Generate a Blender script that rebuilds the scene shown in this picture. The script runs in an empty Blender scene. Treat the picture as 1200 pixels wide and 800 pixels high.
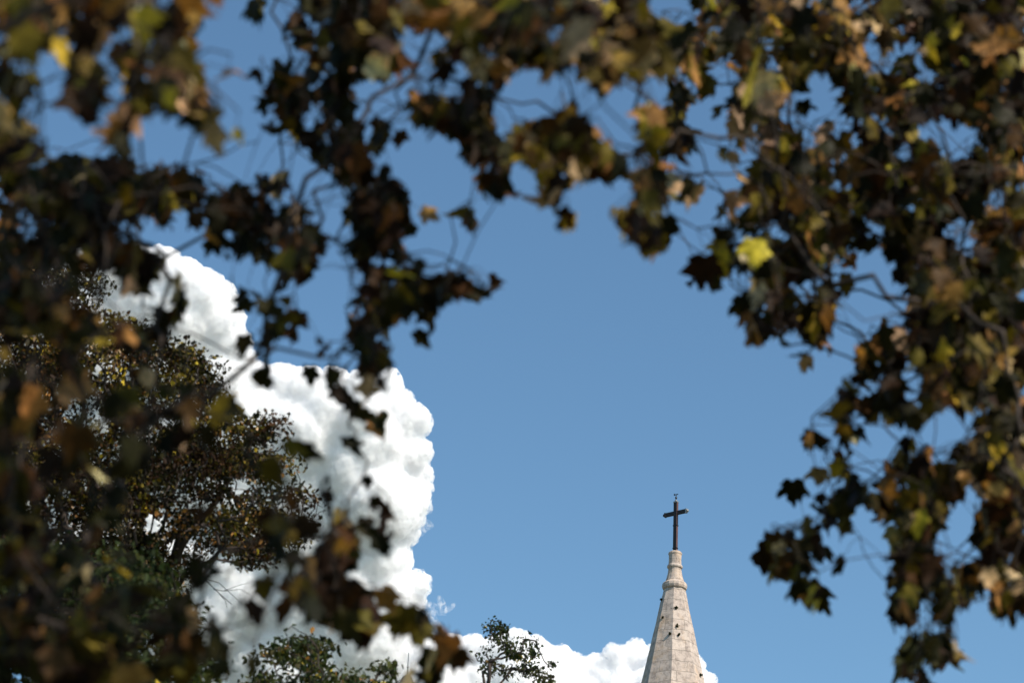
import bpy, bmesh, math, random
import numpy as np
from mathutils import Vector, Matrix

rng = np.random.default_rng(11)
random.seed(11)
R = math.radians
sc = bpy.context.scene
col = sc.collection

# ------------------------------------------------------------------ camera
PITCH = R(25)
CAMZ = 1.6
FPX = 2833.0                      # focal length in pixels of a 1200 px wide frame (85 mm)
cam = bpy.data.cameras.new('camera')
camo = bpy.data.objects.new('camera', cam)
col.objects.link(camo)
camo.location = (0, 0, CAMZ)
ROLL = R(2.8)                     # the photographer held the camera slightly tilted
AF = np.array([0, math.cos(PITCH), math.sin(PITCH)])
_r, _u = np.array([1.0, 0, 0]), np.array([0, -math.sin(PITCH), math.cos(PITCH)])
AR = math.cos(ROLL) * _r + math.sin(ROLL) * _u
AU = -math.sin(ROLL) * _r + math.cos(ROLL) * _u
camo.matrix_world = Matrix(((AR[0], AU[0], -AF[0], 0), (AR[1], AU[1], -AF[1], 0), (AR[2], AU[2], -AF[2], CAMZ), (0, 0, 0, 1)))
cam.lens = 85
cam.sensor_width = 36
cam.clip_start = 0.1
cam.clip_end = 20000
cam.dof.use_dof = True
cam.dof.focus_distance = 90
cam.dof.aperture_fstop = 3.3
sc.camera = camo

# ------------------------------------------------------------------ sky and sun
SUN_EL, SUN_AZ = R(44), R(131)    # azimuth clockwise from the view direction (+Y): behind the camera, to its right
SUN_DIR = Vector((math.sin(SUN_AZ) * math.cos(SUN_EL), math.cos(SUN_AZ) * math.cos(SUN_EL), math.sin(SUN_EL)))
world = bpy.data.worlds.new('World')
sc.world = world
world.use_nodes = True
wn = world.node_tree.nodes
wl = world.node_tree.links
sky = wn.new('ShaderNodeTexSky')
sky.sky_type = 'NISHITA'
sky.sun_disc = False
sky.sun_elevation = SUN_EL
sky.sun_rotation = SUN_AZ
sky.altitude = 200
sky.air_density = 1.0
sky.dust_density = 0.6
sky.ozone_density = 1.0
bal = wn.new('ShaderNodeVectorMath'); bal.operation = 'MULTIPLY'      # the deep clear-air tint of that day's sky
bal.inputs[1].default_value = (0.78, 1.01, 1.06)
wl.new(sky.outputs[0], bal.inputs[0])
wl.new(bal.outputs[0], wn['Background'].inputs[0])
wn['Background'].inputs[1].default_value = 0.123
sun = bpy.data.lights.new('sun', 'SUN')
sun.energy = 4.8
sun.angle = R(0.5)
sun.color = (1.0, 0.91, 0.80)
suno = bpy.data.objects.new('sun', sun)
col.objects.link(suno)
suno.rotation_euler = (-SUN_DIR).to_track_quat('-Z', 'Y').to_euler()
sc.view_settings.view_transform = 'Standard'
sc.view_settings.look = 'None'
sc.view_settings.gamma = 1
sc.view_settings.exposure = 0.2
sc.cycles.use_denoising = True
sc.cycles.max_bounces = 8
sc.cycles.volume_bounces = 8
sc.cycles.transmission_bounces = 6

# ------------------------------------------------------------------ helpers
CAM = np.array([0, 0, CAMZ])


def at(px, py, d):
    """the point seen at (px, py) of the 1200x800 photograph, d metres along the view axis"""
    return CAM + d * (AF + (px - 600) / FPX * AR - (py - 400) / FPX * AU)


def at_many(px, py, d):
    px, py, d = np.asarray(px, float), np.asarray(py, float), np.asarray(d, float)
    return CAM + d[:, None] * (AF + ((px - 600) / FPX)[:, None] * AR - ((py - 400) / FPX)[:, None] * AU)


def project(p):
    q = p - CAM
    d = q @ AF
    dd = np.where(np.abs(d) < 1e-6, 1e-6, d)
    return 600 + FPX * (q @ AR) / dd, 400 - FPX * (q @ AU) / dd, d


def tag(o, label=None, cat=None, group=None, kind=None):
    if label: o['label'] = label
    if cat: o['category'] = cat
    if group: o['group'] = group
    if kind: o['kind'] = kind
    return o


def empty(name, loc):
    o = bpy.data.objects.new(name, None)
    col.objects.link(o)
    o.location = Vector(loc)
    return o


def link_mesh(name, me, mat, parent=None):
    """geometry is given in world metres; a parented mesh is shifted to its parent's origin"""
    o = bpy.data.objects.new(name, me)
    col.objects.link(o)
    if mat is not None:
        me.materials.append(mat)
    if parent is not None:
        off = Vector((0, 0, 0))
        q = parent
        while q is not None:
            off += q.location
            q = q.parent
        me.transform(Matrix.Translation(-off))
        o.parent = parent
    return o


def mesh_from(name, verts, faces, smooth=False):
    me = bpy.data.meshes.new(name)
    me.from_pydata([tuple(v) for v in verts], [], faces)
    if smooth:
        me.polygons.foreach_set('use_smooth', [True] * len(me.polygons))
    me.update()
    return me


def fast_mesh(name, V, quads=None, tris=None, colors=None, smooth=False):
    """numpy arrays straight into a mesh"""
    me = bpy.data.meshes.new(name)
    me.vertices.add(len(V))
    me.vertices.foreach_set('co', np.ascontiguousarray(V, dtype=np.float32).ravel())
    loops, starts, tot = [], [], 0
    if tris is not None and len(tris):
        loops.append(tris.ravel()); starts.append(np.arange(len(tris)) * 3); tot += len(tris) * 3
    if quads is not None and len(quads):
        loops.append(quads.ravel()); starts.append(tot + np.arange(len(quads)) * 4)
    loops = np.concatenate(loops).astype(np.int32)
    starts = np.concatenate(starts).astype(np.int32)
    me.loops.add(len(loops))
    me.loops.foreach_set('vertex_index', loops)
    me.polygons.add(len(starts))
    me.polygons.foreach_set('loop_start', starts)
    if colors is not None:
        ca = me.color_attributes.new('leaf_colour', 'FLOAT_COLOR', 'POINT')
        ca.data.foreach_set('color', np.ascontiguousarray(colors, dtype=np.float32).ravel())
    me.update(calc_edges=True)
    me.validate()
    if smooth:
        me.polygons.foreach_set('use_smooth', [True] * len(me.polygons))
    return me


# ------------------------------------------------------------------ materials
def new_mat(name):
    m = bpy.data.materials.new(name)
    m.use_nodes = True
    nt = m.node_tree
    return m, nt, nt.nodes['Principled BSDF'], nt.nodes['Material Output']


def leaf_material(name, trans=0.35, rough=0.45, spec=0.5):
    m, nt, b, out = new_mat(name)
    a = nt.nodes.new('ShaderNodeAttribute'); a.attribute_name = 'leaf_colour'
    nz = nt.nodes.new('ShaderNodeTexNoise'); nz.inputs['Scale'].default_value = 35; nz.inputs['Detail'].default_value = 3
    g = nt.nodes.new('ShaderNodeNewGeometry')
    nt.links.new(g.outputs['Position'], nz.inputs['Vector'])
    mp = nt.nodes.new('ShaderNodeMapRange')
    mp.inputs[1].default_value = 0.3; mp.inputs[2].default_value = 0.7
    mp.inputs[3].default_value = 0.6; mp.inputs[4].default_value = 1.35
    nt.links.new(nz.outputs[0], mp.inputs[0])
    mx = nt.nodes.new('ShaderNodeVectorMath'); mx.operation = 'SCALE'
    nt.links.new(a.outputs['Color'], mx.inputs[0]); nt.links.new(mp.outputs[0], mx.inputs['Scale'])
    nt.links.new(mx.outputs[0], b.inputs['Base Color'])
    b.inputs['Roughness'].default_value = rough
    b.inputs['Specular IOR Level'].default_value = spec
    tr = nt.nodes.new('ShaderNodeBsdfTranslucent')
    tc = nt.nodes.new('ShaderNodeVectorMath'); tc.operation = 'MULTIPLY'
    tc.inputs[1].default_value = (1.3, 1.15, 0.5)
    nt.links.new(mx.outputs[0], tc.inputs[0]); nt.links.new(tc.outputs[0], tr.inputs[0])
    ms = nt.nodes.new('ShaderNodeMixShader'); ms.inputs[0].default_value = trans
    nt.links.new(b.outputs[0], ms.inputs[1]); nt.links.new(tr.outputs[0], ms.inputs[2])
    nt.links.new(ms.outputs[0], out.inputs[0])
    return m


def bark_material(name, c1, c2, scale=6):
    m, nt, b, out = new_mat(name)
    nz = nt.nodes.new('ShaderNodeTexNoise'); nz.inputs['Scale'].default_value = scale; nz.inputs['Detail'].default_value = 6
    tcn = nt.nodes.new('ShaderNodeNewGeometry')
    nt.links.new(tcn.outputs['Position'], nz.inputs['Vector'])
    cr = nt.nodes.new('ShaderNodeValToRGB')
    cr.color_ramp.elements[0].position = 0.35; cr.color_ramp.elements[0].color = (*c1, 1)
    cr.color_ramp.elements[1].position = 0.65; cr.color_ramp.elements[1].color = (*c2, 1)
    nt.links.new(nz.outputs[0], cr.inputs[0]); nt.links.new(cr.outputs[0], b.inputs['Base Color'])
    bp = nt.nodes.new('ShaderNodeBump'); bp.inputs['Strength'].default_value = 0.5; bp.inputs['Distance'].default_value = 0.02
    nt.links.new(nz.outputs[0], bp.inputs['Height']); nt.links.new(bp.outputs[0], b.inputs['Normal'])
    b.inputs['Roughness'].default_value = 0.85
    return m


def plain(name, c, rough=0.6, metal=0.0, vary=0.25, scale=8):
    m, nt, b, out = new_mat(name)
    nz = nt.nodes.new('ShaderNodeTexNoise'); nz.inputs['Scale'].default_value = scale; nz.inputs['Detail'].default_value = 5
    g = nt.nodes.new('ShaderNodeNewGeometry'); nt.links.new(g.outputs['Position'], nz.inputs['Vector'])
    cr = nt.nodes.new('ShaderNodeValToRGB')
    cr.color_ramp.elements[0].position = 0.3; cr.color_ramp.elements[0].color = (*[v * (1 - vary) for v in c], 1)
    cr.color_ramp.elements[1].position = 0.7; cr.color_ramp.elements[1].color = (*[min(1, v * (1 + vary)) for v in c], 1)
    nt.links.new(nz.outputs[0], cr.inputs[0]); nt.links.new(cr.outputs[0], b.inputs['Base Color'])
    b.inputs['Roughness'].default_value = rough
    b.inputs['Metallic'].default_value = metal
    return m


M_PLANE_LEAF = leaf_material('plane_leaf', 0.26, 0.55, 0.10)
M_SMALL_LEAF = leaf_material('small_leaf', 0.30, 0.6, 0.12)
M_BARK = bark_material('plane_bark', (0.05, 0.038, 0.028), (0.16, 0.125, 0.09), 5)
M_DARK_BARK = bark_material('dark_bark', (0.03, 0.022, 0.017), (0.08, 0.06, 0.045), 6)
M_TWIG = bark_material('twig_bark', (0.022, 0.015, 0.011), (0.055, 0.038, 0.027), 20)


def stone_material(name):
    m, nt, b, out = new_mat(name)
    N, L = nt.nodes, nt.links
    tc = N.new('ShaderNodeNewGeometry')
    # object-space cylinder coordinates are laid in the UV map of the mesh (courses run round the spire)
    uv = N.new('ShaderNodeUVMap'); uv.uv_map = 'courses'
    wob = N.new('ShaderNodeTexNoise'); wob.inputs['Scale'].default_value = 2.2
    L.new(tc.outputs['Position'], wob.inputs['Vector'])
    wm = N.new('ShaderNodeVectorMath'); wm.operation = 'SCALE'; wm.inputs['Scale'].default_value = 0.10
    L.new(wob.outputs['Color'], wm.inputs[0])
    ad = N.new('ShaderNodeVectorMath'); ad.operation = 'ADD'
    L.new(uv.outputs[0], ad.inputs[0]); L.new(wm.outputs[0], ad.inputs[1])
    br = N.new('ShaderNodeTexBrick')
    br.inputs['Scale'].default_value = 1.0
    br.inputs['Brick Width'].default_value = 0.9
    br.inputs['Row Height'].default_value = 0.42
    br.inputs['Mortar Size'].default_value = 0.013
    br.inputs['Mortar Smooth'].default_value = 0.3
    br.inputs['Bias'].default_value = 0.0
    br.inputs['Color1'].default_value = (0.54, 0.46, 0.405, 1)
    br.inputs['Color2'].default_value = (0.46, 0.385, 0.34, 1)
    br.inputs['Mortar'].default_value = (0.36, 0.31, 0.27, 1)
    L.new(ad.outputs[0], br.inputs['Vector'])
    # broad weathering, ochre stains and dark lichen
    n1 = N.new('ShaderNodeTexNoise'); n1.inputs['Scale'].default_value = 1.3; n1.inputs['Detail'].default_value = 8; n1.inputs['Roughness'].default_value = 0.7
    L.new(tc.outputs['Position'], n1.inputs['Vector'])
    r1 = N.new('ShaderNodeValToRGB')
    r1.color_ramp.elements[0].position = 0.50; r1.color_ramp.elements[0].color = (0, 0, 0, 1)
    r1.color_ramp.elements[1].position = 0.66; r1.color_ramp.elements[1].color = (1, 1, 1, 1)
    L.new(n1.outputs[0], r1.inputs[0])
    m1 = N.new('ShaderNodeMix'); m1.data_type = 'RGBA'
    L.new(r1.outputs[0], m1.inputs[0]); L.new(br.outputs['Color'], m1.inputs[6])
    m1.inputs[7].default_value = (0.50, 0.37, 0.27, 1)
    n2 = N.new('ShaderNodeTexNoise'); n2.inputs['Scale'].default_value = 5; n2.inputs['Detail'].default_value = 10; n2.inputs['Roughness'].default_value = 0.75
    L.new(tc.outputs['Position'], n2.inputs['Vector'])
    r2 = N.new('ShaderNodeValToRGB')
    r2.color_ramp.elements[0].position = 0.36; r2.color_ramp.elements[0].color = (0.60, 0.57, 0.55, 1)
    r2.color_ramp.elements[1].position = 0.54; r2.color_ramp.elements[1].color = (1.08, 1.05, 1.0, 1)
    L.new(n2.outputs[0], r2.inputs[0])
    m2 = N.new('ShaderNodeMix'); m2.data_type = 'RGBA'; m2.blend_type = 'MULTIPLY'; m2.inputs[0].default_value = 1.0
    L.new(m1.outputs[2], m2.inputs[6]); L.new(r2.outputs[0], m2.inputs[7])
    L.new(m2.outputs[2], b.inputs['Base Color'])
    b.inputs['Roughness'].default_value = 0.9
    ma = N.new('ShaderNodeMath'); ma.operation = 'MULTIPLY_ADD'
    L.new(n2.outputs[0], ma.inputs[0]); ma.inputs[1].default_value = 0.6
    inv = N.new('ShaderNodeMath'); inv.operation = 'SUBTRACT'; inv.inputs[0].default_value = 1.0
    L.new(br.outputs['Fac'], inv.inputs[1]); L.new(inv.outputs[0], ma.inputs[2])
    bp = N.new('ShaderNodeBump'); bp.inputs['Strength'].default_value = 0.7; bp.inputs['Distance'].default_value = 0.03
    L.new(ma.outputs[0], bp.inputs['Height']); L.new(bp.outputs[0], b.inputs['Normal'])
    return m


M_STONE = stone_material('pale_limestone')
M_IRON = plain('dark_iron', (0.018, 0.013, 0.012), 0.55, 0.2, 0.4, 10)
M_LIT_IRON = plain('sunlit_reddish_iron', (0.10, 0.045, 0.038), 0.65, 0.1, 0.3, 8)  # reddish iron with its sunlit brightness put into the colour
M_GILT = plain('weathered_zinc', (0.28, 0.28, 0.27), 0.45, 0.6, 0.2, 12)
M_LEAD = plain('lead_sheet', (0.10, 0.10, 0.095), 0.55, 0.3, 0.3, 6)
M_PLASTER = plain('ochre_plaster', (0.42, 0.34, 0.24), 0.9, 0, 0.15, 2)


def ground_material():
    m, nt, b, out = new_mat('ground')
    N, L = nt.nodes, nt.links
    g = N.new('ShaderNodeNewGeometry')
    n = N.new('ShaderNodeTexNoise'); n.inputs['Scale'].default_value = 0.35; n.inputs['Detail'].default_value = 8
    L.new(g.outputs['Position'], n.inputs['Vector'])
    cr = N.new('ShaderNodeValToRGB')
    cr.color_ramp.elements[0].position = 0.4; cr.color_ramp.elements[0].color = (0.045, 0.06, 0.02, 1)
    cr.color_ramp.elements[1].position = 0.6; cr.color_ramp.elements[1].color = (0.12, 0.095, 0.06, 1)
    L.new(n.outputs[0], cr.inputs[0]); L.new(cr.outputs[0], b.inputs['Base Color'])
    b.inputs['Roughness'].default_value = 0.95
    return m


# ------------------------------------------------------------------ ground
rad = 9000
gm = mesh_from('ground', [(-rad, -rad, 0), (rad, -rad, 0), (rad, rad, 0), (-rad, rad, 0)], [(0, 1, 2, 3)])
tag(link_mesh('ground', gm, ground_material()), 'grass and bare earth under the trees', kind='structure')


# ------------------------------------------------------------------ clouds
def cloud_material():
    m, nt, b, out = new_mat('cloud')
    b.inputs['Base Color'].default_value = (0.995, 0.955, 0.985, 1)
    b.inputs['Roughness'].default_value = 1.0
    b.inputs['Specular IOR Level'].default_value = 0.0
    b.subsurface_method = 'RANDOM_WALK' if hasattr(b, 'subsurface_method') else 'RANDOM_WALK'
    b.inputs['Subsurface Weight'].default_value = 1.0
    b.inputs['Subsurface Radius'].default_value = (1.0, 1.0, 1.0)
    b.inputs['Subsurface Scale'].default_value = 45.0
    return m


M_CLOUD = cloud_material()


def vapour_material(name, dens, scale, lo, hi, step):
    m = bpy.data.materials.new(name); m.use_nodes = True
    nt = m.node_tree
    nt.nodes.remove(nt.nodes['Principled BSDF'])
    v = nt.nodes.new('ShaderNodeVolumePrincipled')
    v.inputs['Color'].default_value = (1.0, 1.0, 1.0, 1)
    v.inputs['Anisotropy'].default_value = 0.0
    g = nt.nodes.new('ShaderNodeNewGeometry')
    nz = nt.nodes.new('ShaderNodeTexNoise'); nz.inputs['Scale'].default_value = scale; nz.inputs['Detail'].default_value = 4; nz.inputs['Distortion'].default_value = 0.8
    nz.inputs['Roughness'].default_value = 0.65
    nt.links.new(g.outputs['Position'], nz.inputs['Vector'])
    mr = nt.nodes.new('ShaderNodeMapRange')
    mr.inputs[1].default_value = lo; mr.inputs[2].default_value = hi; mr.inputs[3].default_value = 0; mr.inputs[4].default_value = dens
    nt.links.new(nz.outputs[0], mr.inputs[0]); nt.links.new(mr.outputs[0], v.inputs['Density'])
    nt.links.new(v.outputs[0], nt.nodes['Material Output'].inputs['Volume'])
    m.cycles.volume_step_rate = step
    return m


M_VAPOUR = vapour_material('cloud_vapour', 0.26, 0.11, 0.42, 0.60, 0.03)
CD = 3000.0
CS = CD / FPX


def cloud(name, puffs, label, voxel, seed, levels, depth=1.0, core_push=-35, skin=4.0):
    """puffs: (px, py, radius in photo pixels); each puff is a ball of its own real size, standing CD metres away"""
    r = random.Random(seed)
    bm = bmesh.new()
    for (x, y, q) in puffs:
        d = CD + r.uniform(-0.3, 0.3) * q * CS * depth - (-(q - 42) * CS if q > 40 else 0)
        p = at(x, y, d)
        bmesh.ops.create_icosphere(bm, subdivisions=3, radius=q * CS, matrix=Matrix.Translation(Vector(p)))
    me = bpy.data.meshes.new(name)
    bm.to_mesh(me); bm.free()
    o = link_mesh(name, me, M_CLOUD)
    rm = o.modifiers.new('union', 'REMESH')
    rm.mode = 'VOXEL'; rm.voxel_size = voxel * CS; rm.use_smooth_shade = True
    sm_ = o.modifiers.new('smooth', 'SMOOTH'); sm_.iterations = 8; sm_.factor = 0.5
    for i, (sz, st) in enumerate(levels):
        t = bpy.data.textures.new('%s_billow_%d' % (name, i), 'VORONOI')
        t.noise_scale = sz * CS
        t.noise_intensity = 1.0
        t.distance_metric = 'DISTANCE'
        md = o.modifiers.new('billow', 'DISPLACE')
        md.texture = t
        md.texture_coords = 'GLOBAL'
        md.strength = -st * CS
        md.mid_level = 0.45
    tag(o, label, 'cloud', kind='structure')
    # the airy skin of the same cloud: thin vapour round the dense body, frayed by noise
    h = bpy.data.objects.new('cloud_vapour', me.copy()); col.objects.link(h)
    h.data.materials.clear(); h.data.materials.append(M_VAPOUR)
    rm = h.modifiers.new('union', 'REMESH'); rm.mode = 'VOXEL'; rm.voxel_size = voxel * CS
    sm_ = h.modifiers.new('smooth', 'SMOOTH'); sm_.iterations = 3; sm_.factor = 0.5
    md = h.modifiers.new('swell', 'DISPLACE'); md.strength = skin * CS; md.mid_level = 0.0
    for t_, st in zip([m_.texture for m_ in o.modifiers if m_.type == 'DISPLACE'], [l_[1] * 1.1 for l_ in levels]):
        md = h.modifiers.new('billow', 'DISPLACE'); md.texture = t_; md.texture_coords = 'GLOBAL'; md.strength = -st * CS; md.mid_level = 0.45
    tag(h, 'thin soft vapour round the edge of the white cloud', 'cloud', kind='structure')
    return o


cr_ = random.Random(5)
edge = [(60, 300, 26), (95, 312, 22), (130, 318, 24), (165, 312, 24), (188, 316, 26), (212, 330, 27), (238, 342, 26), (256, 352, 22),
        (262, 378, 24), (272, 402, 22), (280, 424, 18), (300, 445, 20), (330, 452, 24), (360, 456, 26), (392, 456, 24), (425, 456, 22),
        (452, 452, 19), (463, 474, 20), (476, 492, 18), (490, 492, 17), (480, 512, 16), (488, 532, 18), (492, 554, 15), (486, 574, 19), (492, 590, 14),
        (480, 605, 17), (474, 626, 16), (462, 645, 15), (455, 664, 14), (470, 682, 15), (488, 684, 15), (482, 700, 16), (476, 724, 16),
        (470, 748, 22), (500, 760, 18), (528, 760, 18), (555, 758, 15), (580, 762, 18), (604, 756, 19), (628, 764, 18), (652, 776, 18), (676, 786, 18),
        (700, 786, 18), (724, 772, 17), (744, 766, 16), (768, 772, 16), (792, 774, 16), (812, 782, 15), (826, 800, 14), (834, 822, 14), (845, 845, 20)]
fill = []
for (x0, x1, y0, y1, rr, n) in [(60, 240, 350, 800, 38, 120), (240, 430, 480, 800, 38, 150), (190, 245, 360, 480, 26, 14),
                                (420, 455, 500, 640, 28, 22), (400, 460, 660, 830, 26, 16), (460, 820, 800, 900, 24, 60),
                                (30, 830, 820, 1000, 45, 70), (150, 260, 400, 470, 30, 14)]:
    for k in range(n):
        fill.append((cr_.uniform(x0, x1), cr_.uniform(y0, y1), rr * cr_.uniform(0.7, 1.1)))
core = [(120, 400, 90), (130, 520, 110), (160, 640, 120), (240, 560, 100), (320, 560, 92), (400, 540, 72), (380, 640, 95), (300, 720, 120), (420, 740, 70),
        (200, 800, 140), (360, 880, 120), (500, 860, 82), (620, 880, 95), (740, 890, 95), (200, 430, 62), (256, 448, 41), (230, 470, 50), (340, 500, 40), (40, 420, 90), (0, 560, 130),
        (430, 520, 58), (440, 590, 56), (425, 482, 36), (440, 655, 42), (452, 700, 36), (380, 484, 38), (450, 760, 50),
        (560, 806, 44), (610, 806, 46), (660, 818, 42), (720, 815, 42), (770, 818, 42), (510, 806, 44)]
cloud('cumulus_cloud', edge + fill + core, 'tall white cumulus cloud behind the trees and the spire', 2.6, 3,
      [(30, 6), (12, 4.5), (5.5, 3.4)])


def wisp(name, puffs, seed, dens, label):
    """torn edges of the cloud: small thin smoky volumes"""
    r = random.Random(seed)
    bm = bmesh.new()
    for (x, y, q) in puffs:
        p = at(x, y, CD + r.uniform(-8, 8))
        mt = Matrix.Translation(Vector(p)) @ Matrix.Rotation(r.uniform(0, 3), 4, 'Y') @ Matrix.Diagonal((1.5, 0.8, 0.6, 1))
        bmesh.ops.create_icosphere(bm, subdivisions=3, radius=q * CS, matrix=mt)
    me = bpy.data.meshes.new(name)
    bm.to_mesh(me); bm.free()
    m = vapour_material(name, dens, 0.13, 0.47, 0.68, 0.5)
    o = link_mesh(name, me, m)
    tag(o, label, 'cloud wisp', kind='stuff')


wisp('cloud_wisp', [(500, 716, 9), (508, 712, 10), (518, 709, 9), (527, 712, 6), (505, 722, 8), (512, 732, 9),
                    (498, 612, 8), (500, 618, 6), (494, 624, 6)], 4, 0.10, 'thin torn wisps beside the right edge of the white cloud')


# ------------------------------------------------------------------ church tower with spire
def ring_mesh(name, cx, cy, prof, n=8, phase=0.0, smooth=False, uvname='courses'):
    """revolve prof [(radius, z)] in n sides round a vertical axis; the uv map counts metres along the course and up"""
    V, F = [], []
    for (r, z) in prof:
        for k in range(n):
            a = phase + 2 * math.pi * k / n
            V.append((cx + r * math.sin(a), cy - r * math.cos(a), z))
    m = len(prof)
    for i in range(m - 1):
        for k in range(n):
            k2 = (k + 1) % n
            F.append((i * n + k, i * n + k2, (i + 1) * n + k2, (i + 1) * n + k))
    F.append(tuple(range((m - 1) * n, m * n)))
    F.append(tuple(range(n - 1, -1, -1)))
    me = mesh_from(name, V, F, smooth)
    uvl = me.uv_layers.new(name=uvname)
    for p in me.polygons:
        nrm = p.normal
        t = Vector((-nrm.y, nrm.x, 0))
        if t.length < 1e-4: t = Vector((1, 0, 0))
        t.normalize()
        base = (p.index % n) * 3.37
        for li in p.loop_indices:
            co = me.vertices[me.loops[li].vertex_index].co
            uvl.data[li].uv = ((co - p.center).dot(t) + base, co.z)
    bm = bmesh.new(); bm.from_mesh(me); bmesh.ops.recalc_face_normals(bm, faces=bm.faces); bm.to_mesh(me); bm.free()
    return me


def jitter_mesh(me, amp, cuts=0, seed=0, smooth=False):
    bm = bmesh.new(); bm.from_mesh(me)
    if cuts:
        bmesh.ops.subdivide_edges(bm, edges=bm.edges[:], cuts=cuts, use_grid_fill=True)
    from mathutils import noise
    for v in bm.verts:
        n = noise.noise_vector(v.co * 2.3 + Vector((seed, 0, 0))) + 0.5 * noise.noise_vector(v.co * 7.1)
        v.co += n * amp
    bm.to_mesh(me); bm.free()
    return me


SPD = 90.0                                        # metres to the spire, along the view axis


def zpx(px, py):                                  # world point on the vertical plane y = SPY
    q = at(px, py, 1.0) - CAM
    return CAM + q * (SPY / q[1])


SPY = at(790, 690, SPD)[1]
SC = SPD / FPX                                    # metres per pixel there


def Z(py):
    return zpx(790, py)[2]


SPX = zpx(790.5, 690)[0]
tower = empty('church_tower', (SPX, SPY, 0))
tag(tower, 'pale stone octagonal church spire topped by a dark cross', 'church tower')
PH = R(-52.5)                                     # turns the octagon so that one arris is just left of its middle
zsh = Z(691)
k_ = (36.4 - 12.6) * SC / (Z(691) - Z(800))
R0 = 12.6 * SC / 0.985
zb = zsh - 11.5
Rb = R0 + k_ * 11.5
sp = ring_mesh('spire', SPX, SPY, [(Rb, zb)] + [(Rb + (R0 - Rb) * t, zb + (zsh - zb) * t) for t in (0.2, 0.4, 0.6, 0.7, 0.8, 0.86, 0.92, 0.96)] + [(R0, zsh)], 8, PH)
jitter_mesh(sp, 0.014, 6, 1)
sp.uv_layers[0].name = 'courses'
spire = link_mesh('spire', sp, M_STONE, tower)
# arris ribs are part of the carved spire; the finial is a moulded stone cap
h = lambda py: Z(py)
cap_prof = [(11.6, 692), (14.2, 690), (14.9, 687.5), (14.6, 684.5), (13.2, 683), (11.2, 681.5), (9.6, 677), (8.2, 671.5), (7.6, 666.5),
            (8.9, 665.3), (9.3, 664), (8.9, 662.6), (7.6, 661.8), (7.4, 655), (7.6, 650.2), (8.2, 649.2), (8.0, 647.6), (6.6, 646.4), (2.5, 645.8)]
cap = ring_mesh('stone_cap', SPX, SPY, [(r * SC, h(y)) for r, y in cap_prof], 16, PH)
jitter_mesh(cap, 0.010, 2, 5)
cap.uv_layers[0].name = 'courses'
link_mesh('stone_cap', cap, M_STONE, tower)
# shaft below the spire: out of the picture, square with a cornice, belfry openings
def box_verts(x0, x1, y0, y1, z0, z1):
    return [(x0, y0, z0), (x1, y0, z0), (x1, y1, z0), (x0, y1, z0), (x0, y0, z1), (x1, y0, z1), (x1, y1, z1), (x0, y1, z1)]
sq = Rb * 0.98
shaft_me = ring_mesh('tower_shaft', SPX, SPY, [(sq * 1.4142, 0), (sq * 1.4142, zb - 0.9), (sq * 1.4142 + 0.35, zb - 0.7), (sq * 1.4142 + 0.4, zb - 0.35), (sq * 1.4142, zb - 0.002)], 4, PH + R(22.5))
link_mesh('tower_shaft', shaft_me, M_STONE, tower)

# --- the cross
def tube(path, radii, n=6, cap=True, phase=0.0):
    """one tube through the points of path -> verts, faces"""
    V, F = [], []
    path = [Vector(p) for p in path]
    m = len(path)
    up = Vector((0.123, 0.31, 0.94)).normalized()
    for i, p in enumerate(path):
        t = (path[min(i + 1, m - 1)] - path[max(i - 1, 0)])
        if t.length < 1e-9: t = Vector((0, 0, 1))
        t.normalize()
        s = t.cross(up)
        if s.length < 1e-3: s = t.cross(Vector((1, 0, 0)))
        s.normalize(); u = s.cross(t)
        for k in range(n):
            a = phase + 2 * math.pi * k / n
            V.append(p + float(radii[i]) * (math.cos(a) * s + math.sin(a) * u))
    for i in range(m - 1):
        for k in range(n):
            k2 = (k + 1) % n
            F.append((i * n + k, i * n + k2, (i + 1) * n + k2, (i + 1) * n + k))
    if cap:
        F.append(tuple(range(n - 1, -1, -1))); F.append(tuple(range((m - 1) * n, m * n)))
    return V, F


def bevel_box(bm, size, mat, bev):
    r = bmesh.ops.create_cube(bm, size=1.0, matrix=mat @ Matrix.Diagonal((*size, 1)))
    vs = r['verts']
    es = list({e for v in vs for e in v.link_edges})
    bmesh.ops.bevel(bm, geom=es, offset=bev, segments=2, affect='EDGES', profile=0.6)


CT = R(-38)                                       # the cross is turned: its right arm comes towards the camera
zc0, zc1 = Z(647.5), Z(588)
crossM = Matrix.Translation((SPX, SPY, 0)) @ Matrix.Rotation(CT, 4, 'Z')
cw, cdp = 4.8 * SC, 3.5 * SC


def mat_faces_side(me, base_dir):
    """second material on the faces towards base_dir: reddish, with sunlight put into the colour"""
    for p in me.polygons:
        if p.normal.dot(base_dir) > 0.7: p.material_index = 1


bm = bmesh.new()
bevel_box(bm, (cw, cdp, zc1 - zc0), crossM @ Matrix.Translation((0, 0, (zc0 + zc1) / 2)), 0.012)
me = bpy.data.meshes.new('cross_upright'); bm.to_mesh(me); bm.free()
cross = empty('cross', (SPX, SPY, zc0)); cross.location = (0, 0, zc0); cross.parent = tower
axis = crossM.to_3x3() @ Vector((1, 0, 0))
mat_faces_side(me, axis)
o = link_mesh('upright', me, M_IRON, cross); me.materials.append(M_LIT_IRON)
zarm = Z(600.8)
bm = bmesh.new()
AL = 15.3 * SC
bevel_box(bm, (AL * 2, cdp * 0.8, 4.8 * SC), crossM @ Matrix.Translation((0, 0, zarm)), 0.012)
me = bpy.data.meshes.new('crossbar'); bm.to_mesh(me); bm.free()
mat_faces_side(me, Vector((0, 0, 1)))
o = link_mesh('crossbar', me, M_IRON, cross); me.materials.append(M_LIT_IRON)
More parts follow.
